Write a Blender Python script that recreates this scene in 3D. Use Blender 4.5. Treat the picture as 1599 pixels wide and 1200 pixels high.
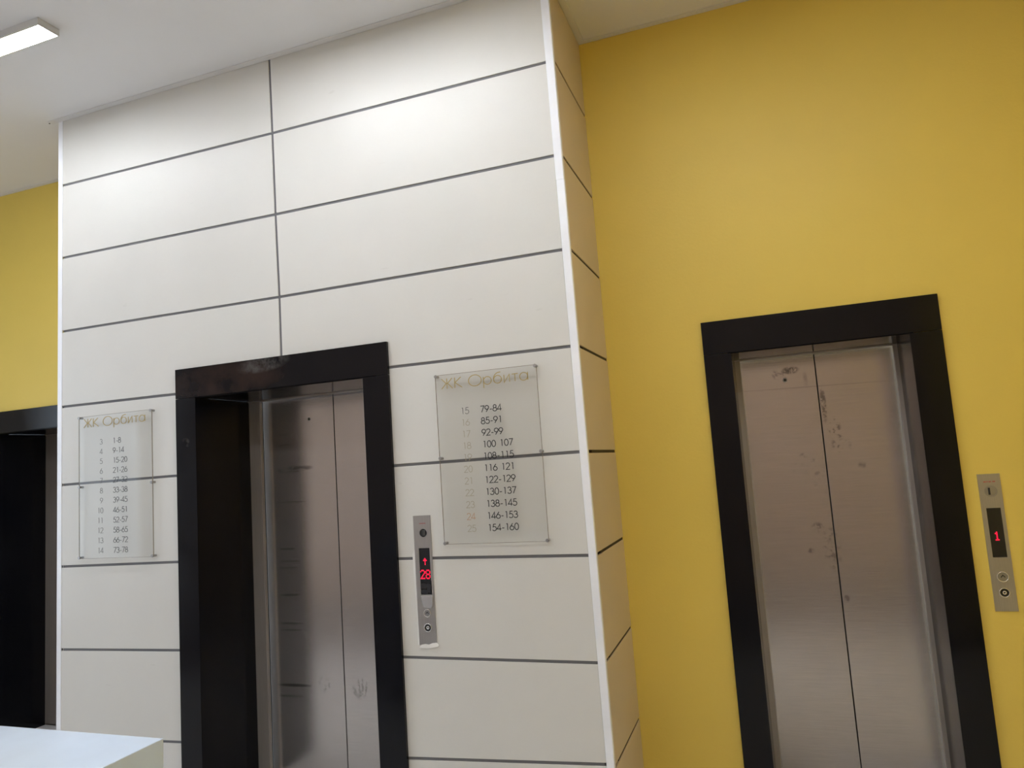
import bpy, bmesh, math, random
from mathutils import Vector, Matrix
random.seed(7)
S = bpy.context.scene
for o in list(bpy.data.objects):
    bpy.data.objects.remove(o)
COL = S.collection
pi = math.pi

# ------------------------------------------------------------------ camera
def rot(y, p, r):
    return Matrix.Rotation(y, 3, 'Z') @ Matrix.Rotation(p, 3, 'X') @ Matrix.Rotation(r, 3, 'Y')
cam = bpy.data.cameras.new('camera'); co = bpy.data.objects.new('camera', cam); COL.objects.link(co)
R = rot(0.334979, 0.109895, 0.068232)
ax, fw, up = R @ Vector((1, 0, 0)), R @ Vector((0, 1, 0)), R @ Vector((0, 0, 1))
M = Matrix((ax, up, -fw)).transposed().to_4x4(); M.translation = Vector((3.67467, -2.92890, 1.61337))
co.matrix_world = M
cam.sensor_width = 36; cam.lens = 1123.295 / 1599 * 36; cam.clip_start = 0.05
S.camera = co

# ------------------------------------------------------------------ world, exposure
S.view_settings.view_transform = 'Standard'; S.view_settings.look = 'None'
S.view_settings.exposure = 1.38; S.view_settings.gamma = 1; S.view_settings.use_curve_mapping = False
DAY = 1.3                                     # sky outside the added, unseen glazing of the left wall
W = bpy.data.worlds.new('world'); S.world = W; W.use_nodes = True
W.node_tree.nodes['Background'].inputs[0].default_value = (0.74, 0.86, 1.0, 1)
W.node_tree.nodes['Background'].inputs[1].default_value = DAY
LAMP = 17.0                                   # radiance of every ceiling lamp's diffuser
LAMP_COL = (0.95, 0.98, 1.04, 1)
portal = bpy.data.lights.new('window_portal', 'AREA'); portal.shape = 'RECTANGLE'; portal.size = 2.4; portal.size_y = 2.6
portal.cycles.is_portal = True
po = bpy.data.objects.new('window_portal', portal); COL.objects.link(po); po.location = (-2.66, -2.0, 1.75)
po.rotation_euler = (math.radians(90), 0, math.radians(-90))

# ------------------------------------------------------------------ materials
class Mat:
    def __init__(s, name):
        s.m = bpy.data.materials.new(name); s.m.use_nodes = True
        s.t = s.m.node_tree; s.b = s.t.nodes['Principled BSDF']; s.o = s.t.nodes['Material Output']
    def n(s, typ, **kw):
        nd = s.t.nodes.new(typ)
        for k, v in kw.items():
            if k in nd.inputs.keys() and not hasattr(nd, k): nd.inputs[k].default_value = v
            else: setattr(nd, k, v)
        return nd
    def l(s, a, b): s.t.links.new(a, b)
    def set(s, **kw):
        for k, v in kw.items():
            k = k.replace('_', ' ')
            s.b.inputs[k].default_value = v
    def coord(s):
        if not hasattr(s, '_c'): s._c = s.n('ShaderNodeTexCoord').outputs['Object']
        return s._c
    def noise(s, scale, stretch=(1, 1, 1), detail=4, rough=.55):
        mp = s.n('ShaderNodeMapping'); mp.inputs['Scale'].default_value = stretch; s.l(s.coord(), mp.inputs[0])
        nz = s.n('ShaderNodeTexNoise'); nz.inputs['Scale'].default_value = scale
        nz.inputs['Detail'].default_value = detail; nz.inputs['Roughness'].default_value = rough
        s.l(mp.outputs[0], nz.inputs['Vector']); return nz.outputs['Fac']
    def ramp(s, fac, stops):
        r = s.n('ShaderNodeValToRGB'); s.l(fac, r.inputs[0]); e = r.color_ramp.elements
        while len(e) < len(stops): e.new(.5)
        for q, (p, c) in zip(e, stops):
            q.position = p; q.color = (c, c, c, 1) if isinstance(c, (int, float)) else (*c, 1)
        return r.outputs[0]
    def mul(s, a, b, op='MULTIPLY'):
        m = s.n('ShaderNodeMath', operation=op)
        for i, v in enumerate((a, b)):
            if isinstance(v, (int, float)): m.inputs[i].default_value = v
            else: s.l(v, m.inputs[i])
        return m.outputs[0]
    def mix(s, fac, a, b, blend='MIX'):
        m = s.n('ShaderNodeMix', data_type='RGBA', blend_type=blend)
        for i, v in ((0, fac), (6, a), (7, b)):
            if isinstance(v, (int, float)): m.inputs[i].default_value = v
            elif isinstance(v, tuple): m.inputs[i].default_value = (*v, 1)
            else: s.l(v, m.inputs[i])
        return m.outputs[2]
    def bump(s, h, dist, strength=1.0):
        b = s.n('ShaderNodeBump'); b.inputs['Distance'].default_value = dist; b.inputs['Strength'].default_value = strength
        s.l(h, b.inputs['Height']); s.l(b.outputs[0], s.b.inputs['Normal'])

def plain(name, col, rough=.5, metal=0, **kw):
    m = Mat(name); m.set(Base_Color=(*col, 1), Roughness=rough, Metallic=metal, **kw)
    f = m.ramp(m.noise(9), [(0.3, .94), (0.7, 1.0)])
    m.l(m.mix(1.0, tuple(col), f, 'MULTIPLY'), m.b.inputs['Base Color'])
    return m

def painted(name, col, rough, blot=.05, bump=.0006, bscale=60, scratches=False):
    m = Mat(name); m.set(Roughness=rough)
    c = m.mix(1.0, tuple(col), m.ramp(m.noise(1.6, detail=6), [(.3, 1 - blot), (.7, 1.0)]), 'MULTIPLY')
    if scratches:
        mk = m.ramp(m.noise(7, (1, 1, 5), 3), [(.70, 0.0), (.76, 1.0)])
        c = m.mix(m.mul(mk, .12), c, (.28, .25, .2))
    m.l(c, m.b.inputs['Base Color'])
    m.bump(m.noise(bscale, detail=3), bump)
    return m

def emit(name, col, st):
    m = Mat(name); m.set(Base_Color=(*col, 1), Emission_Color=(*col, 1), Emission_Strength=st, Roughness=.5)
    return m

def smudge(m, cx, cz, rx, rz, ns=40, lo=.42, hi=.62, ang=0, stretch=(1, 1, 1)):
    """mask of a stain or painted line at (cx, cz) on a vertical sheet, broken up by noise"""
    sp = m.n('ShaderNodeSeparateXYZ'); m.l(m.coord(), sp.inputs[0])
    x = m.mul(sp.outputs[0], cx, 'SUBTRACT'); z = m.mul(sp.outputs[2], cz, 'SUBTRACT')
    ca, sa = math.cos(ang), math.sin(ang)
    u = m.mul(m.mul(m.mul(x, ca), m.mul(z, sa), 'ADD'), 1 / rx)
    v = m.mul(m.mul(m.mul(z, ca), m.mul(x, sa), 'SUBTRACT'), 1 / rz)
    d = m.mul(m.mul(u, u), m.mul(v, v), 'ADD')
    g = m.ramp(d, [(0, 1.0), (.45, .8), (1, 0.0)])
    if ns:
        g = m.mul(g, m.ramp(m.noise(ns, stretch, 4, .65), [(lo, 0.0), (hi, 1.0)]))
    return g

def steel(name, col=(.56, .53, .515), rough=.15, marks=(), brush=(1, 1, 40), aniso=.0, metal=.82):
    m = Mat(name); m.set(Metallic=metal, Anisotropic=aniso)
    br = m.noise(9, brush, 5, .6)
    blot = m.noise(3.5, (1, 1, 1), 6, .6)
    c = m.mix(1.0, tuple(col), m.ramp(br, [(.3, .88), (.7, 1.0)]), 'MULTIPLY')
    c = m.mix(1.0, c, m.ramp(blot, [(.3, .93), (.7, 1.0)]), 'MULTIPLY')
    r = m.mul(m.ramp(blot, [(.3, rough + .03), (.7, rough)]), m.ramp(br, [(.3, 0.0), (.7, .05)]), 'ADD')
    for (args, st) in marks:
        g = m.mul(smudge(m, *args), st)
        c = m.mix(g, c, (.035, .03, .027)); r = m.mul(r, m.mul(g, .06), 'ADD')
    m.l(c, m.b.inputs['Base Color']); m.l(r, m.b.inputs['Roughness'])
    tg = m.n('ShaderNodeTangent'); tg.direction_type = 'RADIAL'; tg.axis = 'Z'
    m.l(tg.outputs[0], m.b.inputs['Tangent'])
    m.bump(br, .0003, .35)
    return m

M_PANEL = painted('cream_panel', (.70, .69, .65), .42, .06, .0004, 50, True)
M_PANEL_SIDE = painted('bounce_tinted_panel', (.68, .57, .45), .45, .06, .0004, 50)  # side copy of the cream panel, yellow-wall bounce put into its colour
M_GROOVE = plain('joint_grey', (.16, .16, .17), .7)
M_YELLOW = painted('yellow_paint', (.82, .61, .115), .5, .05, .0006, 90)
M_CEIL = painted('ceiling_white', (.78, .77, .77), .7, .04, .0004, 30)
M_CEILTRIM = painted('ceiling_edge_white', (.72, .70, .69), .5, .04)
M_TRIM = plain('white_plastic', (.93, .95, 1.0), .25)
M_BEIGE = painted('tan_paint', (.60, .47, .385), .6)
M_FLOOR = painted('pale_floor_tile', (.76, .76, .76), .22)
M_BLACKFLOOR = plain('dark_floor_stone', (.03, .03, .03), .3)
M_BANDFLOOR = plain('added_band_stone', (.16, .12, .10), .4)
M_DESK = plain('desk_white', (.64, .76, .93), .2)
M_DESKBODY = plain('desk_body', (.55, .53, .56), .35)
M_ALU = plain('aluminium', (.72, .71, .69), .35, .6)
M_DIFF = emit('lamp_diffuser', LAMP_COL[:3], LAMP)
M_BLACKPL = plain('black_plastic', (.012, .012, .014), .25)
M_RED = emit('red_led', (1.0, .006, .05), .42)
M_REDPRINT = plain('red_print', (.45, .10, .09), .5)
M_GREYST = plain('worn_metal', (.38, .37, .36), .38, .9)
M_PLATE = steel('call_plate_steel', (.50, .48, .46), .33, brush=(30, 1, 1), aniso=.2)
M_BRIGHT = plain('bright_metal', (.75, .74, .72), .25, .9)
M_PLASTER = plain('raw_plaster', (.80, .79, .76), .8)
M_DARK = plain('shaft_dark', (.01, .01, .01), .8)
M_INK = plain('black_vinyl', (.012, .012, .012), .5)
M_INKDARK = plain('faded_black_vinyl', (.06, .06, .06), .5)
M_INKGREY = plain('grey_vinyl', (.11, .107, .10), .5)
M_INKPALE = plain('pale_gold_vinyl', (.42, .38, .28), .4)
M_INKREFLECT = plain('vinyl_reflection_tint', (.52, .30, .17), .4)  # orange reflection on one floor number, painted in as its ink colour
M_GOLD = plain('gold_vinyl', (.46, .35, .13), .35)
M_EDGE = plain('acrylic_edge', (.26, .22, .16), .25)
M_RUBBER = plain('dark_gap', (.015, .015, .015), .7)

def stone(name='black_polished_stone', stains=()):
    m = Mat(name); m.set(Roughness=.13); m.b.inputs['Specular IOR Level'].default_value = .24
    v = m.ramp(m.noise(5, detail=8, rough=.7), [(.35, (.0025, .003, .0055)), (.72, (.006, .0055, .007))])
    dust = m.ramp(m.noise(11, (1, 1, 1), 6, .7), [(.66, 0.0), (.9, .12)])
    c = m.mix(dust, v, (.05, .045, .04))
    for args, col in stains: c = m.mix(smudge(m, *args), c, col)
    m.l(c, m.b.inputs['Base Color'])
    m.l(m.ramp(m.noise(2.5, detail=5), [(.3, .10), (.75, .24)]), m.b.inputs['Roughness'])
    return m
M_STONE = stone()
M_STONE_DUSTY = stone('black_stone_dusty', [((1.12, 2.135, .42, .10, 5, .3, .6), (.026, .015, .012)), ((1.37, 2.185, .17, .045, 16, .42, .68, .08), (.085, .08, .075)), ((.88, 1.83, .03, .03, 22, .45, .6), (.05, .048, .046))])

def acrylic():
    m = Mat('clear_acrylic'); t = m.t
    tr = m.n('ShaderNodeBsdfTransparent'); tr.inputs[0].default_value = (.965, .965, .96, 1)
    gl = m.n('ShaderNodeBsdfGlossy'); gl.inputs['Roughness'].default_value = .04
    fr = m.n('ShaderNodeFresnel'); fr.inputs[0].default_value = 1.45
    mx = m.n('ShaderNodeMixShader'); ge = m.n('ShaderNodeNewGeometry')
    m.l(m.mul(fr.outputs[0], m.mul(1.0, ge.outputs['Backfacing'], 'SUBTRACT')), mx.inputs[0]); m.l(tr.outputs[0], mx.inputs[1]); m.l(gl.outputs[0], mx.inputs[2])
    m.l(mx.outputs[0], m.o.inputs[0]); return m
M_ACRYL = acrylic()

# ------------------------------------------------------------------ helpers
def link(name, bm, mat, parent=None, smooth=False):
    me = bpy.data.meshes.new(name)
    bmesh.ops.recalc_face_normals(bm, faces=bm.faces[:])
    bm.to_mesh(me); bm.free()
    me.materials.append(mat.m if isinstance(mat, Mat) else mat)
    if smooth:
        for p in me.polygons: p.use_smooth = True
    o = bpy.data.objects.new(name, me); COL.objects.link(o)
    if parent: o.parent = parent; o.matrix_parent_inverse = Matrix.Translation(-parent.location)
    return o

def bevel(bm, w, seg=2):
    if w > 0:
        bmesh.ops.bevel(bm, geom=bm.edges[:], offset=w, segments=seg, affect='EDGES', profile=.5)

def box_bm(x0, x1, y0, y1, z0, z1, b=0.0, bm=None):
    t = bmesh.new()
    bmesh.ops.create_cube(t, size=1)
    for v in t.verts:
        v.co = Vector((x0 if v.co.x < 0 else x1, y0 if v.co.y < 0 else y1, z0 if v.co.z < 0 else z1))
    bevel(t, b)
    if bm is None: return t
    me = bpy.data.meshes.new('tmp'); t.to_mesh(me); t.free(); bm.from_mesh(me); bpy.data.meshes.remove(me)
    return bm

def box(name, x0, x1, y0, y1, z0, z1, mat, parent=None, b=0.0):
    return link(name, box_bm(x0, x1, y0, y1, z0, z1, b), mat, parent)

def prism_bm(pts, y0, y1, b=0.0):
    """pts: (x,z) outline extruded from y0 to y1"""
    bm = bmesh.new()
    a = [bm.verts.new((x, y0, z)) for x, z in pts]; c = [bm.verts.new((x, y1, z)) for x, z in pts]
    bm.faces.new(a); bm.faces.new(c[::-1])
    n = len(pts)
    for i in range(n): bm.faces.new((a[i], c[i], c[(i + 1) % n], a[(i + 1) % n]))
    bmesh.ops.recalc_face_normals(bm, faces=bm.faces[:])
    bevel(bm, b); return bm

def prism_x_bm(pts, x0, x1, b=0.0):
    """pts: (y,z) outline extruded from x0 to x1"""
    bm = bmesh.new()
    a = [bm.verts.new((x0, y, z)) for y, z in pts]; c = [bm.verts.new((x1, y, z)) for y, z in pts]
    bm.faces.new(a); bm.faces.new(c[::-1])
    n = len(pts)
    for i in range(n): bm.faces.new((a[i], c[i], c[(i + 1) % n], a[(i + 1) % n]))
    bmesh.ops.recalc_face_normals(bm, faces=bm.faces[:])
    bevel(bm, b); return bm

def disc_bm(cx, cz, r, y0, y1, b=0.0, seg=32, bm=None):
    """round peg whose axis is y"""
    t = bmesh.new()
    a = [t.verts.new((cx + r * math.cos(2 * pi * i / seg), y0, cz + r * math.sin(2 * pi * i / seg))) for i in range(seg)]
    c = [t.verts.new((v.co.x, y1, v.co.z)) for v in a]
    f0 = t.faces.new(a); t.faces.new(c[::-1])
    for i in range(seg): t.faces.new((a[i], c[i], c[(i + 1) % seg], a[(i + 1) % seg]))
    bmesh.ops.recalc_face_normals(t, faces=t.faces[:])
    if b > 0: bmesh.ops.bevel(t, geom=list(f0.edges), offset=b, segments=2, affect='EDGES', profile=.5)
    if bm is None: return t
    me = bpy.data.meshes.new('tmp'); t.to_mesh(me); t.free(); bm.from_mesh(me); bpy.data.meshes.remove(me)
    return bm

def ring_bm(cx, cz, r0, r1, y0, y1, seg=32):
    bm = bmesh.new(); L = []
    for (r, y) in ((r0, y1), (r0, y0), (r0 * .6 + r1 * .4, y0 - .0006), (r1 * .85 + r0 * .15, y0 - .0004), (r1, y0), (r1, y1)):
        L.append([bm.verts.new((cx + r * math.cos(2 * pi * i / seg), y, cz + r * math.sin(2 * pi * i / seg))) for i in range(seg)])
    for k in range(len(L)):
        A, B = L[k], L[(k + 1) % len(L)]
        for i in range(seg): bm.faces.new((A[i], B[i], B[(i + 1) % seg], A[(i + 1) % seg]))
    bmesh.ops.recalc_face_normals(bm, faces=bm.faces[:])
    return bm

def thing(name, label, cat, loc=(0, 0, 0), group=None):
    o = bpy.data.objects.new(name, None); COL.objects.link(o); o.location = loc
    o.empty_display_size = .1
    o['label'] = label; o['category'] = cat
    if group: o['group'] = group
    bpy.context.view_layer.update()
    return o

def structure(o): o['kind'] = 'structure'; return o

D = 0.5835            # depth of the pier: yellow walls stand at y = D
ZC = 3.769            # ceiling
XV = 1.461            # upright joint of the pier
CX1 = 2.963           # right corner of the pier (outer, lower part)
def xl(z): return .006 - .0035 * (3.77 - z)
def xc(z): return 2.9505 + .0068 * (3.77 - z)      # outer corner of the pier, a little out of plumb
def xr(z): return 2.914 + .0082 * (3.77 - z)

# ------------------------------------------------------------------ room shell
XA, XB, YB = -2.7, 5.15, -3.75
structure(box('floor', XA - .12, XB + .12, YB - .12, D + .62, -.12, 0, M_FLOOR))
st = structure(box('added_floor_band', XA, XB, -3.25, -2.2, 0, .004, M_BANDFLOOR))  # unseen dark band, added for its reflection in the lift doors
structure(box('ceiling', XA - .12, XB + .12, YB - .12, D + .25, ZC, ZC + .12, M_CEIL))
bm = bmesh.new()
box_bm(XA - .12, XA, YB, -3.2, 0, ZC, 0, bm); box_bm(XA - .12, XA, -.8, D, 0, ZC, 0, bm)
box_bm(XA - .12, XA, -3.2, -.8, 0, .45, 0, bm); box_bm(XA - .12, XA, -3.2, -.8, 3.05, ZC, 0, bm)
structure(link('wall_left', bm, M_CEIL))
structure(box('wall_right', XB, XB + .12, YB, D, 0, ZC, M_YELLOW))
structure(box('wall_rear', XA, XB, YB - .12, YB, 0, ZC, M_BEIGE))
structure(box('baseboard_rear', XA, XB, YB, YB + .018, 0, .1, M_BLACKFLOOR, b=.003))

def wall_with_hole(name, x0, x1, y0, y1, hx0, hx1, hz, mat):
    bm = bmesh.new()
    box_bm(x0, hx0, y0, y1, 0, ZC, 0, bm); box_bm(hx1, x1, y0, y1, 0, ZC, 0, bm); box_bm(hx0, hx1, y0, y1, hz, ZC, 0, bm)
    return structure(link(name, bm, mat))

HZ = 2.056            # height of the lift openings
RX0, RX1 = 3.553, 4.298       # right lift opening
MX0, MX1 = .947, 1.927        # middle lift opening
LX0, LX1 = -1.345, -.60       # left lift opening
wall_with_hole('wall_back_right', 2.90, XB, D, D + .1, RX0 - .02, RX1 + .02, HZ + .02, M_YELLOW)
wall_with_hole('wall_back_left', XA, .06, D, D + .1, LX0 - .02, LX1 + .02, HZ + .02, M_YELLOW)

# pier: dark backing with the panels on it, each panel its own piece
BK = .0042     # depth of the joints
bm = bmesh.new()
box_bm(.01, MX0 - .02, BK, .10, 0, ZC, 0, bm); box_bm(MX1 + .02, 2.935, BK, .10, 0, ZC, 0, bm); box_bm(MX0 - .02, MX1 + .02, BK, .10, HZ + .02, ZC, 0, bm)
wf = structure(link('wall_front', bm, M_GROOVE))
G = .0065  # half width of a joint
def panel(pts):
    link('panel', prism_bm(pts, 0, BK + .004, .0016), M_PANEL, wf)
# joint heights measured along the pier: at the left edge, at the upright joint, at the right edge
JL = [ZC, 3.3764, 2.9479, 2.5216, 2.0952]
JM = [ZC, 3.3673, 2.9374, 2.5117, 2.0910]
JR = [ZC, 3.3689, 2.9347, 2.5113, 2.0892]
XM = [1.4514, 1.4561, 1.4593, 1.466, 1.4662]
fxl, fxr = MX0 - .06, MX1 + .06     # panels run under the stone surround
zt = 2.14                           # under the surround's header
for k in range(4):
    g0 = 0.003 if k == 0 else G
    z = lambda J, i, s: J[i] + s
    if k < 3:
        panel([(xl(JL[k + 1]) , JL[k + 1] + G), (XM[k + 1] - G, JM[k + 1] + G), (XM[k] - G, JM[k] - g0), (xl(JL[k]), JL[k] - g0)])
        panel([(XM[k + 1] + G, JM[k + 1] + G), (xr(JR[k + 1]), JR[k + 1] + G), (xr(JR[k]), JR[k] - g0), (XM[k] + G, JM[k] - g0)])
    else:
        panel([(xl(2.1), 2.0952 + G), (fxl, 2.0895 + G), (fxl, zt), (XM[4] - G, zt), (XM[3] - G, JM[3] - G), (xl(2.5), JL[3] - G)])
        panel([(XM[4] + G, zt), (fxr, zt), (fxr, 2.0935 + G), (xr(2.09), 2.0892 + G), (xr(2.5), JR[3] - G), (XM[3] + G, JM[3] - G)])
PL = [(2.0952, 2.0885), (1.6635, 1.668), (1.2229, 1.2335), (.7861, .7995), (.335, .361), (0.0, 0.0)]
PR = [(2.0935, 2.0892), (1.639, 1.6425), (1.2232, 1.2181), (.7945, .7918), (.364, .4013), (0, 0)]
for P, side in ((PL, 0), (PR, 1)):
    for k in range(5):
        g1 = 0 if k == 4 else G
        if side == 0: a0, a1, b0, b1 = xl(P[k + 1][0]), fxl, xl(P[k][0]), fxl
        else: a0, a1, b0, b1 = fxr, xr(P[k + 1][1]), fxr, xr(P[k][1])
        panel([(a0, P[k + 1][0] + g1), (a1, P[k + 1][1] + g1), (b1, P[k][1] - G), (b0, P[k][0] - G)])

# pier side facing the right lift
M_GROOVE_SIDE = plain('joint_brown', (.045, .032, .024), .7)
def lean(bm):
    for v in bm.verts:
        if v.co.x > 2.9: v.co.x += xc(v.co.z) - CX1
    return bm
wsr = structure(link('wall_pier_right', lean(box_bm(2.85, CX1 - BK, .10, D, 0, ZC)), M_GROOVE_SIDE))
JS0 = [ZC, 3.372, 2.9325, 2.511, 2.0895, 1.642, 1.219, .7925, .385, 0]
JS1 = [ZC, 3.3665, 2.9296, 2.5093, 2.0911, 1.6392, 1.2191, .8015, .3826, 0]
for k in range(9):
    g0 = .003 if k == 0 else .0068; g1 = 0 if k == 8 else .0068
    link('panel', lean(prism_x_bm([(.026, JS0[k + 1] + g1), (D - .001, JS1[k + 1] + g1), (D - .001, JS1[k] - g0), (.026, JS0[k] - g0)], CX1 - BK - .004, CX1, .0012)), M_PANEL_SIDE, wsr)
wsl = structure(box('wall_pier_left', -.02, .10, .10, D, 0, ZC, M_GROOVE))
for k in range(9):
    g0 = .003 if k == 0 else .005; g1 = 0 if k == 8 else .005
    link('panel', prism_x_bm([(.028, JL[k + 1] + g1 if k < 4 else JS0[k + 1] + g1), (D - .001, JS1[k + 1] + g1), (D - .001, JS1[k] - g0), (.028, JS0[k] - g0)], -.026, -.0165, .0012), M_PANEL_SIDE, wsl)

# white corner angles
def angle(name, xi_top, xi_bot, xo_top, xo_bot, z0, z1, sgn, depth=.03):
    """front leg from xi to xo, side leg going back from xo"""
    bm = bmesh.new(); t = .0022
    rings = []
    for z, xi, xo in ((z0, xi_bot, xo_bot), (z1, xi_top, xo_top)):
        s = sgn
        prof = [(xi, -t), (xo + s * t - s * .003, -t), (xo + s * t, -t + .003), (xo + s * t, depth), (xo, depth), (xo, 0.0005), (xi, 0.0005)]
        rings.append([bm.verts.new((x, y, z)) for x, y in prof])
    A, B = rings; n = len(A)
    for i in range(n): bm.faces.new((A[i], A[(i + 1) % n], B[(i + 1) % n], B[i]))
    bm.faces.new(A); bm.faces.new(B[::-1])
    return structure(link(name, bm, M_TRIM))
zsp = 2.822
def xo(z): return 2.957 + .009 * (3.77 - z)
angle('trim_2', xr(zsp) + .001, xr(0) + .001, xc(zsp), xc(0), 0, zsp, 1, .018)
angle('trim_3', xr(ZC) - .001, xr(zsp), xc(ZC) - .001, xc(zsp) - .001, zsp + .001, ZC - .0002, 1, .018)
angle('trim_4', xl(ZC) + .001, xl(0) + .001, -.026, -.038, 0, ZC - .0002, -1)

# ceiling edge strips
EH, EW = .005, .034
structure(box('trim_5', -.075, CX1 + .05, -EW, -.0005, ZC - EH, ZC - .0002, M_CEILTRIM, b=.0015))
structure(box('trim_6', xc(ZC) + .001, CX1 + .02, .0, D - .03, ZC - EH, ZC - .0002, M_CEILTRIM, b=.0015))
structure(box('trim_7', xc(ZC) + .001, XB, D - .03, D - .0005, ZC - EH, ZC - .0002, M_CEILTRIM, b=.0015))
structure(box('trim_8', XA, -.03, D - .03, D - .0005, ZC - EH, ZC - .0002, M_CEILTRIM, b=.0015))
o = link('ceiling_screw', (lambda t: (bmesh.ops.create_cone(t, cap_ends=True, segments=12, radius1=.0045, radius2=.003, depth=.003), t)[1])(bmesh.new()), M_RUBBER)
o.location = (-.085, -.012, ZC - .0012); o['label'] = 'tiny dark screw head on ceiling beside pier top corner'; o['category'] = 'screw'

# ------------------------------------------------------------------ lifts
MARK_M = [((1.525, .497, .013, .030, 70, .40, .55, .25), .35), ((1.552, .525, .008, .040, 70, .38, .5, .05), .4), ((1.574, .525, .008, .042, 70, .38, .5, 0), .4),
          ((1.594, .512, .008, .038, 70, .38, .5, -.15), .4), ((1.562, .478, .035, .028, 70, .42, .58), .35),
          ((1.3456, .5227, .045, .05, 45, .5, .6), .3),
          ((1.20, 1.663, .13, .020, 22, .44, .56, .04, (1, 1, 3)), .75), ((1.15, 1.485, .14, .005, 8, .3, .5, 0, (1, 1, 6)), .6),
          ((1.14, 1.232, .07, .006, 8, .25, .45, 0, (1, 1, 12)), .6), ((1.15, 1.165, .08, .005, 8, .3, .5, 0, (1, 1, 12)), .6), ((1.14, 1.130, .07, .005, 8, .3, .5, 0, (1, 1, 12)), .5),
          ((1.15, .985, .08, .007, 8, .3, .5, 0, (1, 1, 12)), .55), ((1.15, .835, .09, .007, 8, .3, .5, 0, (1, 1, 12)), .6), ((1.15, .80, .08, .006, 8, .3, .5, 0, (1, 1, 12)), .6),
          ((1.155, .512, .12, .010, 8, .25, .45, 0, (1, 1, 12)), .8), ((1.13, .455, .09, .008, 8, .3, .5, 0, (1, 1, 12)), .6), ((1.13, 1.80, .05, .006, 8, .3, .5, .05, (1, 1, 12)), .5), ((1.13, 1.86, .05, .006, 8, .3, .5, 0, (1, 1, 12)), .4)]
MARK_R = [((3.93, 1.893, .47, .0035, 0, 0, 1, -.018), .22), ((3.815, 1.985, .045, .022, 60, .38, .55), .75), ((3.755, 1.97, .04, .03, 60, .5, .62), .4),  # first entry: a reflected horizontal line painted into the steel
          ((3.950, 1.80, .016, .10, 45, .42, .58), .7), ((3.985, 1.68, .035, .06, 50, .52, .62), .6), ((4.01, 1.60, .05, .06, 50, .56, .64), .5),
          ((3.86, 1.20, .03, .03, 60, .45, .6), .55), ((3.82, 1.09, .02, .015, 60, .4, .55), .5), ((3.915, 1.10, .045, .12, 40, .52, .62), .4),
          ((4.09, 1.49, .02, .02, 40, .4, .55), .4), ((3.85, 1.50, .08, .12, 40, .58, .66), .35), ((3.955, .86, .014, .02, 50, .4, .55), .5),
          ((3.88, 1.93, .012, .05, 30, .4, .6), .25)]
M_STEEL_M = steel('brushed_steel_middle', marks=MARK_M)
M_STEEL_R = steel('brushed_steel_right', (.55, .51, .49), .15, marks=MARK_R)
M_STEEL_L = steel('brushed_steel_left')
M_JAMB = steel('jamb_steel', (.46, .42, .38), .42, brush=(30, 1, 1), metal=.6)

def lift(y0, ox0, ox1, fx0, fx1, fz, depth, jl, jr, label, seam, msteel, st):
    """y0 wall face, opening ox0..ox1, surround fx0..fx1 up to fz; reveals of black stone back to depth,
       then a steel frame and two centre-opening door leaves"""
    t = thing('elevator_entrance', label, 'elevator', ((fx0 + fx1) / 2, y0, 0))
    pr = .018; yb = y0 + depth
    # surround: header over the full width, legs below it
    link('header_slab', box_bm(fx0, fx1, y0 - pr, y0, HZ + .004, fz, .0012), st, t)
    link('leg_slab', box_bm(fx0, ox0, y0 - pr, y0, 0, HZ + .0025, .0012), st, t)
    link('leg_slab', box_bm(ox1, fx1, y0 - pr, y0, 0, HZ + .0025, .0012), M_STONE, t)
    # reveals and soffit
    link('reveal_slab', box_bm(ox0 - .018, ox0, y0 + .0005, yb, 0, HZ), M_STONE, t)
    link('reveal_slab', box_bm(ox1, ox1 + .018, y0 + .0005, yb, 0, HZ), M_STONE, t)
    link('soffit_slab', box_bm(ox0 - .018, ox1 + .018, y0 + .0005, yb, HZ + .0005, HZ + .018), M_STONE, t)
    # steel frame
    jd = .022
    hz = HZ - .006
    link('steel_jamb', box_bm(ox0 - .01, ox0 + jl, yb, yb + jd, 0, hz, .002), M_JAMB, t)
    link('steel_jamb', box_bm(ox1 - jr, ox1 + .01, yb, yb + jd, 0, hz, .002), M_JAMB, t)
    link('steel_lintel', box_bm(ox0 - .01, ox1 + .01, yb - .006, yb + jd - .001, hz + .0005, hz + .03, .002), M_JAMB, t)
    link('sill', box_bm(ox0, ox1, yb, yb + .12, .0, .012, .002), M_JAMB, t)
    # leaves
    yd = yb + jd + .028
    for a, b in ((ox0 + jl - .02, seam - .0022), (seam + .0022, ox1 - jr + .02)):
        d = link('door_leaf', box_bm(a, b, yd, yd + .03, .014, HZ + .05, .0015), msteel, t)
    link('shaft_lining', box_bm(ox0 - .03, ox1 + .03, yd + .032, yd + .05, 0, HZ + .08), M_DARK, t)
    return t, yd

tM, yM = lift(0, MX0, MX1, .8195, 2.061, 2.213, 0.385, .075, .062, 'middle elevator in cream panelled pier, steel doors deep inside black stone surround', 1.466, M_STEEL_M, M_STONE_DUSTY)
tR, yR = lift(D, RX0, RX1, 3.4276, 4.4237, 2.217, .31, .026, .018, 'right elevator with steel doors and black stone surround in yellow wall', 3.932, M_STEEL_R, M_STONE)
tL, yL = lift(D, LX0, LX1, LX0 - .125, LX1 + .125, 2.206, .36, .13, .05, 'left elevator, partly seen behind the pier, black stone surround in yellow wall', -.955, M_STEEL_L, M_STONE)
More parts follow.
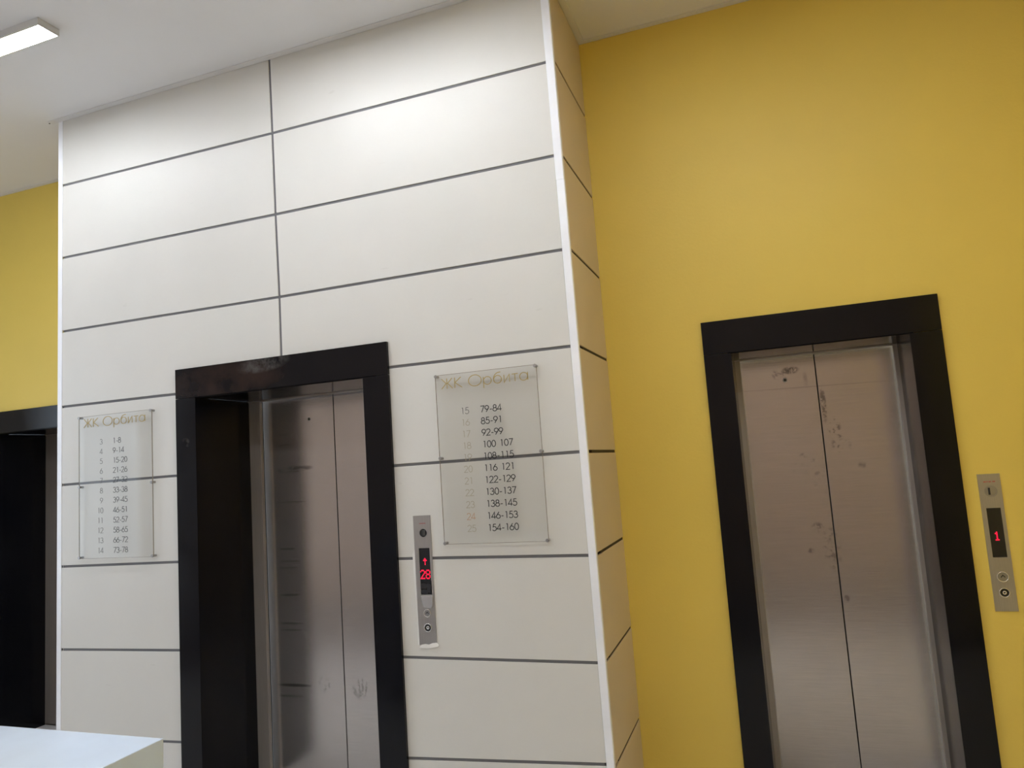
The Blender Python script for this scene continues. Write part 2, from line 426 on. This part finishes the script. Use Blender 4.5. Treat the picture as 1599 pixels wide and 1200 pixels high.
# emergency release key holes in the leaves
def keyhole(x, z, y, r, par):
    k = link('release_keyhole', ring_bm(x, z, r * .55, r, y - .0015, y + .001, 20), M_GREYST, par, True)
    link('key_slot', disc_bm(x, z, r * .6, y - .0006, y + .0005, 0, 16), M_RUBBER, k)
keyhole(1.3071, 1.932, yM, .009, tM)
keyhole(3.785, 1.938, yR, .011, tR)

# ------------------------------------------------------------------ stroke lettering
def arc(cx, cy, rx, ry, a0, a1, n=18):
    return [(cx + rx * math.cos(math.radians(a0 + (a1 - a0) * i / n)), cy + ry * math.sin(math.radians(a0 + (a1 - a0) * i / n))) for i in range(n + 1)]
GL = {
 '0': (.60, [arc(.30, .5, .24, .5, 0, 360, 28)]),
 '1': (.60, [[(.20, .97), (.34, .97), (.34, 0)]]),
 '2': (.60, [arc(.29, .72, .235, .28, 165, -28, 16) + [(.05, 0), (.55, 0)]]),
 '3': (.60, [arc(.28, .74, .20, .26, 160, -75, 16) + arc(.28, .27, .245, .27, 80, -160, 18)]),
 '4': (.60, [[(.42, 0), (.42, 1), (.02, .24), (.58, .24)]]),
 '5': (.60, [[(.50, 1), (.18, 1), (.12, .58)] + arc(.27, .32, .26, .32, 118, -150, 18)]),
 '6': (.60, [arc(.29, .30, .25, .30, 0, 360, 24), [(.40, 1), (.07, .42)]]),
 '7': (.60, [[(.05, 1), (.53, 1), (.18, 0)]]),
 '8': (.60, [arc(.29, .76, .19, .24, 0, 360, 22), arc(.29, .265, .25, .265, 0, 360, 24)]),
 '9': (.60, [arc(.29, .70, .25, .30, 0, 360, 24), [(.51, .58), (.18, 0)]]),
 '-': (.45, [[(.08, .36), (.36, .36)]]),
 ' ': (.45, []),
 'Ж': (1.05, [[(.50, 0), (.50, 1)], [(.06, 1), (.44, .52), (.04, 0)], [(.94, 1), (.56, .52), (.96, 0)], [(.44, .52), (.56, .52)]]),
 'К': (.72, [[(.10, 0), (.10, 1)], [(.62, 1), (.12, .52), (.68, 0)]]),
 'О': (1.20, [arc(.58, .5, .52, .53, 0, 360, 36)]),
 'р': (.80, [[(.08, -.32), (.08, .74)], arc(.39, .36, .31, .37, 0, 360, 26)]),
 'б': (.84, [arc(.40, .36, .31, .37, 0, 360, 26), arc(.55, .42, .47, .60, 178, 95, 10) + [(.66, 1.04)]]),
 'и': (.66, [[(.08, .72), (.08, 0), (.50, .72), (.50, 0)]]),
 'т': (.58, [[(.03, .70), (.51, .70)], [(.27, .70), (.27, 0)]]),
 'а': (.78, [arc(.37, .36, .31, .37, 0, 360, 26), [(.68, .74), (.68, 0)]]),
}
def stroke(bm, pts, w, y0, y1):
    """flat ribbon with mitred corners, sealed to a thin solid"""
    closed = (Vector(pts[0]) - Vector(pts[-1])).length < 1e-7
    P = [Vector(p) for p in pts]
    if closed: P = P[:-1]
    n = len(P); L = []; Rr = []
    for i in range(n):
        a = P[i - 1] if (i > 0 or closed) else None
        b = P[(i + 1) % n] if (i < n - 1 or closed) else None
        d1 = (P[i] - a).normalized() if a is not None else None
        d2 = (b - P[i]).normalized() if b is not None else None
        if d1 is None: d1 = d2
        if d2 is None: d2 = d1
        t = (d1 + d2)
        t = t.normalized() if t.length > 1e-4 else d1
        nn = Vector((-t.y, t.x)); c = max(.45, nn.dot(Vector((-d1.y, d1.x))))
        L.append(P[i] + nn * (w / 2 / c)); Rr.append(P[i] - nn * (w / 2 / c))
    def V(p, y): return bm.verts.new((p.x, y, p.y))
    Lf = [V(p, y0) for p in L]; Rf = [V(p, y0) for p in Rr]; Lb = [V(p, y1) for p in L]; Rb = [V(p, y1) for p in Rr]
    m = n if closed else n - 1
    for i in range(m):
        j = (i + 1) % n
        bm.faces.new((Lf[i], Lf[j], Rf[j], Rf[i])); bm.faces.new((Lb[i], Rb[i], Rb[j], Lb[j]))
        bm.faces.new((Lf[i], Lb[i], Lb[j], Lf[j])); bm.faces.new((Rf[i], Rf[j], Rb[j], Rb[i]))
    if not closed:
        bm.faces.new((Lf[0], Rf[0], Rb[0], Lb[0])); bm.faces.new((Lf[-1], Lb[-1], Rb[-1], Rf[-1]))

def text_bm(s, x, z, h, w, y0, y1, xs=1.0, bm=None, slope=0.0):
    bm = bm or bmesh.new(); cx = x
    for ch in s:
        adv, st = GL[ch]
        for ln in st:
            stroke(bm, [(cx + px * h * xs, z + pz * h + slope * (cx + px * h * xs - x)) for px, pz in ln], w, y0, y1)
        cx += adv * h * xs
    return bm

def text_w(s, h, xs): return sum(GL[c][0] for c in s) * h * xs

def board(x0, x1, z0, z1, zmid, rows, fx, rx, zfirst, pitch, label, tx, tw, floor_mats, hint):
    t = thing('directory_board', label, 'sign', ((x0 + x1) / 2, 0, z0))
    ya, yb_ = -.021, -.016       # acrylic sheet: front face, back face
    bm = box_bm(x0, x1, ya, yb_, z0, z1)
    link('acrylic_sheet', bm, M_ACRYL, t)
    # the four sawn edges of the sheet
    e = .0011
    for (a, b, c, d) in ((x0 - e, x0, z0 + .001, z1 - .001), (x1, x1 + e, z0 + .001, z1 - .001), (x0, x1, z0 - e, z0), (x0, x1, z1, z1 + e)):
        link('sheet_edge', box_bm(a, b, ya, yb_, c, d), M_EDGE, t)
    i = .004
    for zz in (z0 + i, zmid, z1 - i):
        for xx in (x0 + i, x1 - i):
            s_ = link('standoff', disc_bm(xx, zz, .0062, yb_, .001, 0, 20), M_GREYST, t, False)
            link('standoff_cap', disc_bm(xx, zz, .0078, ya - .006, ya, .0015, 20), M_GREYST, s_, False)
    y1 = ya - .0003; y0 = y1 - .0008
    h = .046; w0 = text_w('ЖК Орбита', h, 1.0); xs = tw / w0
    link('title_lettering', text_bm('ЖК Орбита', tx, 1.9625, h, .0035, y0 - .0012, y1, xs, slope=.004), M_GOLD, t)
    for k, (f, r) in enumerate(rows):
        z = zfirst - k * pitch
        hh = .0275; xs2 = 1.28
        if len(f) == 1: xx = fx
        else: xx = fx + hint
        link('floor_number', text_bm(f, xx, z, hh, .0019 if floor_mats is None else .0024, y0, y1, xs2), (floor_mats[k] if floor_mats else M_INKGREY), t)
        bits = r.split(' '); bx = rx
        for bi, bt in enumerate(bits):
            link('apartment_range', text_bm(bt, bx, z + .01 * (bx - rx), hh, .0034 if floor_mats else .0027, y0, y1, xs2, slope=.01), M_INK if floor_mats else M_INKDARK, t)
            bx += text_w(bt + ' ', hh, xs2)
    return t

rowsL = [('3', '1-8'), ('4', '9-14'), ('5', '15-20'), ('6', '21-26'), ('7', '27-32'), ('8', '33-38'), ('9', '39-45'), ('10', '46-51'), ('11', '52-57'), ('12', '58-65'), ('13', '66-72'), ('14', '73-78')]
rowsR = [('15', '79-84'), ('16', '85-91'), ('17', '92-99'), ('18', '100 107'), ('19', '108-115'), ('20', '116 121'), ('21', '122-129'), ('22', '130-137'), ('23', '138-145'), ('24', '146-153'), ('25', '154-160')]
board(.152, .662, 1.2655, 2.0215, 1.644, rowsL, .303, .395, 1.8645, .0521, 'clear acrylic floor directory left of middle elevator, gold title, floors 3 to 14', .188, .437, None, -.019)
PALE = [M_INKGREY] + [M_INKPALE] * 10; PALE[9] = M_INKREFLECT
board(2.3005, 2.7755, 1.2830, 2.0255, 1.657, rowsR, 2.414, 2.508, 1.8435, .0510, 'clear acrylic floor directory right of middle elevator, gold title, floors 15 to 25', 2.328, .414, PALE, 0)

# ------------------------------------------------------------------ call panels
def frac_box(P, u0, u1, v0, v1, y0, y1, mat, name, parent, b=0):
    return link(name, box_bm(P(u0, 0)[0], P(u1, 0)[0], y0, y1, P(0, v1)[1], P(0, v0)[1], b), mat, parent)

def call_panel(x0, x1, z0, z1, yw, label, digits, arrow, broken):
    t = thing('call_panel', label, 'elevator panel', ((x0 + x1) / 2, yw, z0))
    P = lambda u, v: (x0 + u * (x1 - x0), z1 - v * (z1 - z0))
    yf = yw - .004
    w = x1 - x0; cx = (x0 + x1) / 2
    vd0, vd1 = (.255, .615) if broken else (.252, .612)
    a, b = .30 * w + x0, .91 * w + x0 
    if not broken: a, b = x0 + .21 * w, x0 + .84 * w
    else: a, b = x0 + .24 * w, x0 + .87 * w
    zt_, zb_ = P(0, vd0)[1], P(0, vd1)[1]
    # plate made of four strips around the window
    bm = bmesh.new()
    if broken:
        box_bm(x0, a, yf, yw - .0002, zb_, zt_, .0, bm)
        # right strip with a jagged torn inner edge near the window's foot
        pb = prism_bm([(b, zt_), (b, zb_ + .06), (b + .004, zb_ + .055), (b + .002, zb_ + .03), (b + .006, zb_ + .012), (b + .003, zb_), (x1, zb_), (x1, zt_)], yf, yw - .0002)
        me = bpy.data.meshes.new('tmp'); pb.to_mesh(me); pb.free(); bm.from_mesh(me); bpy.data.meshes.remove(me)
    else:
        box_bm(x0, a, yf, yw - .0002, zb_, zt_, 0, bm); box_bm(b, x1, yf, yw - .0002, zb_, zt_, 0, bm)
    box_bm(x0, x1, yf, yw - .0002, zt_, z1, 0, bm); box_bm(x0, x1, yf, yw - .0002, z0, zb_, 0, bm)
    link('face_plate', bm, M_PLATE, t)
    # display window
    ds = link('display', box_bm(a, b, yf + .0018, yw - .0004, zb_, zt_), M_BLACKPL, t)
    return t, P, yf, (a, b, zt_, zb_), ds

def lock(t, cx, cz, r, yf, dark):
    k = link('key_switch', ring_bm(cx, cz, r * .86, r, yf - .0012, yf + .001, 32), M_GREYST, t, True)
    link('switch_face', disc_bm(cx, cz, r * .88, yf - .0004, yf + .001, 0, 28), M_BLACKPL if dark else M_GREYST, k)
    link('key_barrel', box_bm(cx - r * .22, cx + r * .50, yf - .003, yf, cz - r * .62, cz + r * .60, .0006), M_GREYST if not dark else plain('dull_barrel', (.09, .09, .09), .4, .5), k)
    link('key_slot', box_bm(cx - r * .42, cx - r * .12, yf - .0034, yf, cz - r * .62, cz + r * .62, .0002), M_RUBBER, k)

def up_button(t, cx, cz, r, yf):
    k = link('up_button', disc_bm(cx, cz, r * .84, yf - .002, yf + .001, .0008, 32), M_GREYST, t)
    link('button_ring', ring_bm(cx, cz, r * .84, r, yf - .0026, yf + .001, 36), M_BRIGHT, k, True)
    ar = bmesh.new()
    stroke(ar, [(cx - r * .36, cz - r * .10), (cx, cz + r * .30), (cx + r * .36, cz - r * .10)], r * .16, yf - .0026, yf - .0019)
    link('arrow_mark', ar, M_RUBBER, k)

def round_lock(t, cx, cz, r, yf):
    k = link('reader_lock', ring_bm(cx, cz, r * .82, r, yf - .0024, yf + .001, 32), M_BRIGHT, t, True)
    link('lock_face', disc_bm(cx, cz, r * .84, yf - .0012, yf + .001, 0, 28), M_BLACKPL, k)
    link('lock_core', ring_bm(cx, cz, r * .16, r * .40, yf - .0022, yf - .0008, 24), M_BRIGHT, k, True)

DOT = {'2': ['01110', '10001', '00001', '00010', '00100', '01000', '11111'],
       '8': ['01110', '10001', '10001', '01110', '10001', '10001', '01110'],
       '1': ['00100', '01100', '00100', '00100', '00100', '00100', '01110'],
       '^': ['0001000', '0011100', '0111110', '0001000', '0001000', '0001000', '0001000']}
def dots(ch, x, z, p, q, y, bm, fill=.92):
    """lit cells of a dot matrix, x/z at the upper left corner, p and q cell width and height"""
    for r_, row in enumerate(DOT[ch]):
        for c_, v in enumerate(row):
            if v == '1':
                box_bm(x + c_ * p, x + c_ * p + p * fill, y - .0006, y, z - r_ * q - q * fill, z - r_ * q, 0, bm)
    return bm

# middle call panel (damaged)
x0, x1, z0, z1 = 2.1445, 2.2285, .850, 1.4105
t, P, yf, (a, b, zt_, zb_), ds = call_panel(x0, x1, z0, z1, 0.0, 'battered steel call panel beside middle elevator, broken window, red arrow and number lit', '28', True, True)
lock(t, P(.56, 0)[0], P(0, .137)[1], .0205, yf, True)
yd = yf + .0018
bm = bmesh.new(); dots('^', (a + b) / 2 - .0115, P(0, .333)[1], .0036, .0044, yd, bm); link('lit_arrow', bm, M_RED, ds)
bm = bmesh.new(); dots('2', a + .0015, P(0, .424)[1], .0046, .0058, yd, bm); dots('8', a + .0275, P(0, .424)[1], .0046, .0058, yd, bm); link('lit_number', bm, M_RED, ds)
# broken lower pane: crooked dark shards over the circuit board
for i, (u0, u1, v0, v1) in enumerate(((.26, .62, .525, .572), (.60, .86, .53, .60), (.28, .70, .575, .61))):
    pts = [P(u0, v0 + .006), P((u0 + u1) / 2, v0), P(u1, v0 + .008), P(u1 - .03, v1), P(u0 + .04, v1 - .004)]
    link('broken_shard', prism_bm([(p[0], p[1]) for p in pts][::-1], yf - .0006 - .0004 * i, yf + .0004), plain('shard_grey', (.03, .03, .034), .12), ds)
link('bent_tab', prism_bm([P(.24, .625), P(.93, .622), P(.90, .70), P(.80, .72), P(.36, .712), P(.30, .67)][::-1], yf - .0035, yf, .0008), M_BRIGHT, t)
up_button(t, P(.555, 0)[0], P(0, .757)[1], .0170, yf)
round_lock(t, P(.545, 0)[0], P(0, .868)[1], .0185, yf)
link('red_print', box_bm(P(.35, 0)[0], P(.72, 0)[0], yf - .0003, yf, P(0, .065)[1], P(0, .060)[1]), M_REDPRINT, t)
link('plaster_patch', prism_bm([P(-.02, 1.022), P(.12, .998), P(.35, .992), P(.55, .997), P(.75, .985), P(1.0, .982), P(1.12, 1.0), P(1.05, 1.012), P(.5, 1.028)][::-1], yf - .0008, yf + .0032, .0006), M_PLASTER, t)
link('plaster_edge', prism_bm([P(-.16, .30), P(0.0, .26), P(0.0, 1.0), P(-.10, 1.0), P(-.07, .8), P(-.13, .6)][::-1], -.0012, -.0002, .0003), M_PLASTER, t)

# right call panel
x0, x1, z0, z1 = 4.4806, 4.5625, .8775, 1.436
t, P, yf, (a, b, zt_, zb_), ds = call_panel(x0, x1, z0, z1, D, 'intact steel call panel on yellow wall beside right elevator, red number one lit', '1', False, False)
lock(t, P(.52, 0)[0], P(0, .128)[1], .0235, yf, False)
yd = yf + .0018
bm = bmesh.new(); dots('1', (a + b) / 2 - .0125, P(0, .425)[1], .0050, .0052, yd, bm); link('lit_number', bm, M_RED, ds)
up_button(t, P(.52, 0)[0], P(0, .752)[1], .0215, yf)
round_lock(t, P(.50, 0)[0], P(0, .866)[1], .0195, yf)
bm = bmesh.new()
for (u0, u1, dz) in ((.24, .36, 0), (.38, .44, .0006), (.47, .58, 0), (.63, .76, .0004)):
    box_bm(P(u0, 0)[0], P(u1, 0)[0], yf - .0003, yf, P(0, .062)[1] + dz, P(0, .054)[1] + dz, 0, bm)
link('red_print', bm, M_REDPRINT, t)

# ------------------------------------------------------------------ ceiling lamps
def lamp_label(i): return i
lamp_src = None
def make_lamp(x0, x1, y0, y1, label):
    t = thing('ceiling_lamp', label, 'lamp', ((x0 + x1) / 2, (y0 + y1) / 2, ZC), )
    zb = ZC - .036
    bm = bmesh.new()   # channel: top, two sloped sides
    s = .006
    box_bm(x0, x1, y0, y1, ZC - .004, ZC - .0003, 0, bm)
    box_bm(x0, x1, y0, y0 + s, zb, ZC - .004, 0, bm); box_bm(x0, x1, y1 - s, y1, zb, ZC - .004, 0, bm)
    link('housing', bm, M_ALU, t)
    link('end_cap', box_bm(x1, x1 + .003, y0 - .001, y1 + .001, zb - .001, ZC - .0005, .0008), M_ALU, t)
    link('end_cap', box_bm(x0 - .003, x0, y0 - .001, y1 + .001, zb - .001, ZC - .0005, .0008), M_ALU, t)
    link('diffuser', box_bm(x0, x1, y0 + s, y1 - s, zb + .001, zb + .006, .001), M_DIFF, t)
    return t
make_lamp(-.455, .752, -.722, -.617, 'slim white ceiling lamp, lit, hanging just off the ceiling before the pier')
def extra(x0, y, lab):
    make_lamp(x0, x0 + 1.207, y - .052, y + .053, lab)
extra(1.5, -.67, 'lit linear ceiling lamp above the right directory board, outside the picture')
extra(3.2, -1.1, 'lit linear ceiling lamp before the right elevator, outside the picture')
extra(-.455, -2.7, 'added unseen fill lamp on the ceiling, left of the reception desk')  # rear row: unseen lamps added to even out the light
extra(1.5, -2.7, 'added unseen fill lamp on the ceiling over the reception desk')
extra(3.45, -2.7, 'added unseen fill lamp on the ceiling over the camera')

# ------------------------------------------------------------------ glazing of the left wall, unseen, added for cool daylight
M_PANE = acrylic(); M_PANE.m.name = 'window_glass'
w1 = structure(box('added_window_1', XA - .09, XA - .03, -3.2, -.8, .45, .51, M_ALU, b=.002))
link('window_frame', box_bm(XA - .09, XA - .03, -3.2, -.8, 2.99, 3.05, .002), M_ALU, w1)
for yy in (-3.2, -2.03, -.86): link('window_frame', box_bm(XA - .09, XA - .03, yy, yy + .06, .5105, 2.9895, .002), M_ALU, w1)
for yy in (-3.14, -1.97): link('pane', box_bm(XA - .065, XA - .059, yy, yy + 1.11, .5105, 2.9895), M_PANE, w1)

# ------------------------------------------------------------------ reception desk
t = thing('reception_desk', 'glossy white reception desk corner in the lower left foreground', 'desk', (1.9, -2.1, 0))
link('desk_top', box_bm(.9, 2.489, -2.62, -1.765, 1.03, 1.12, .0015), M_DESK, t)
link('desk_front', box_bm(.92, 2.486, -1.80, -1.770, .08, 1.0295, .001), M_DESKBODY, t)
link('desk_side', box_bm(2.456, 2.486, -2.60, -1.801, .08, 1.0295, .001), M_DESKBODY, t)
link('desk_plinth', box_bm(.95, 2.45, -2.55, -1.81, 0, .0795), M_BLACKPL, t)
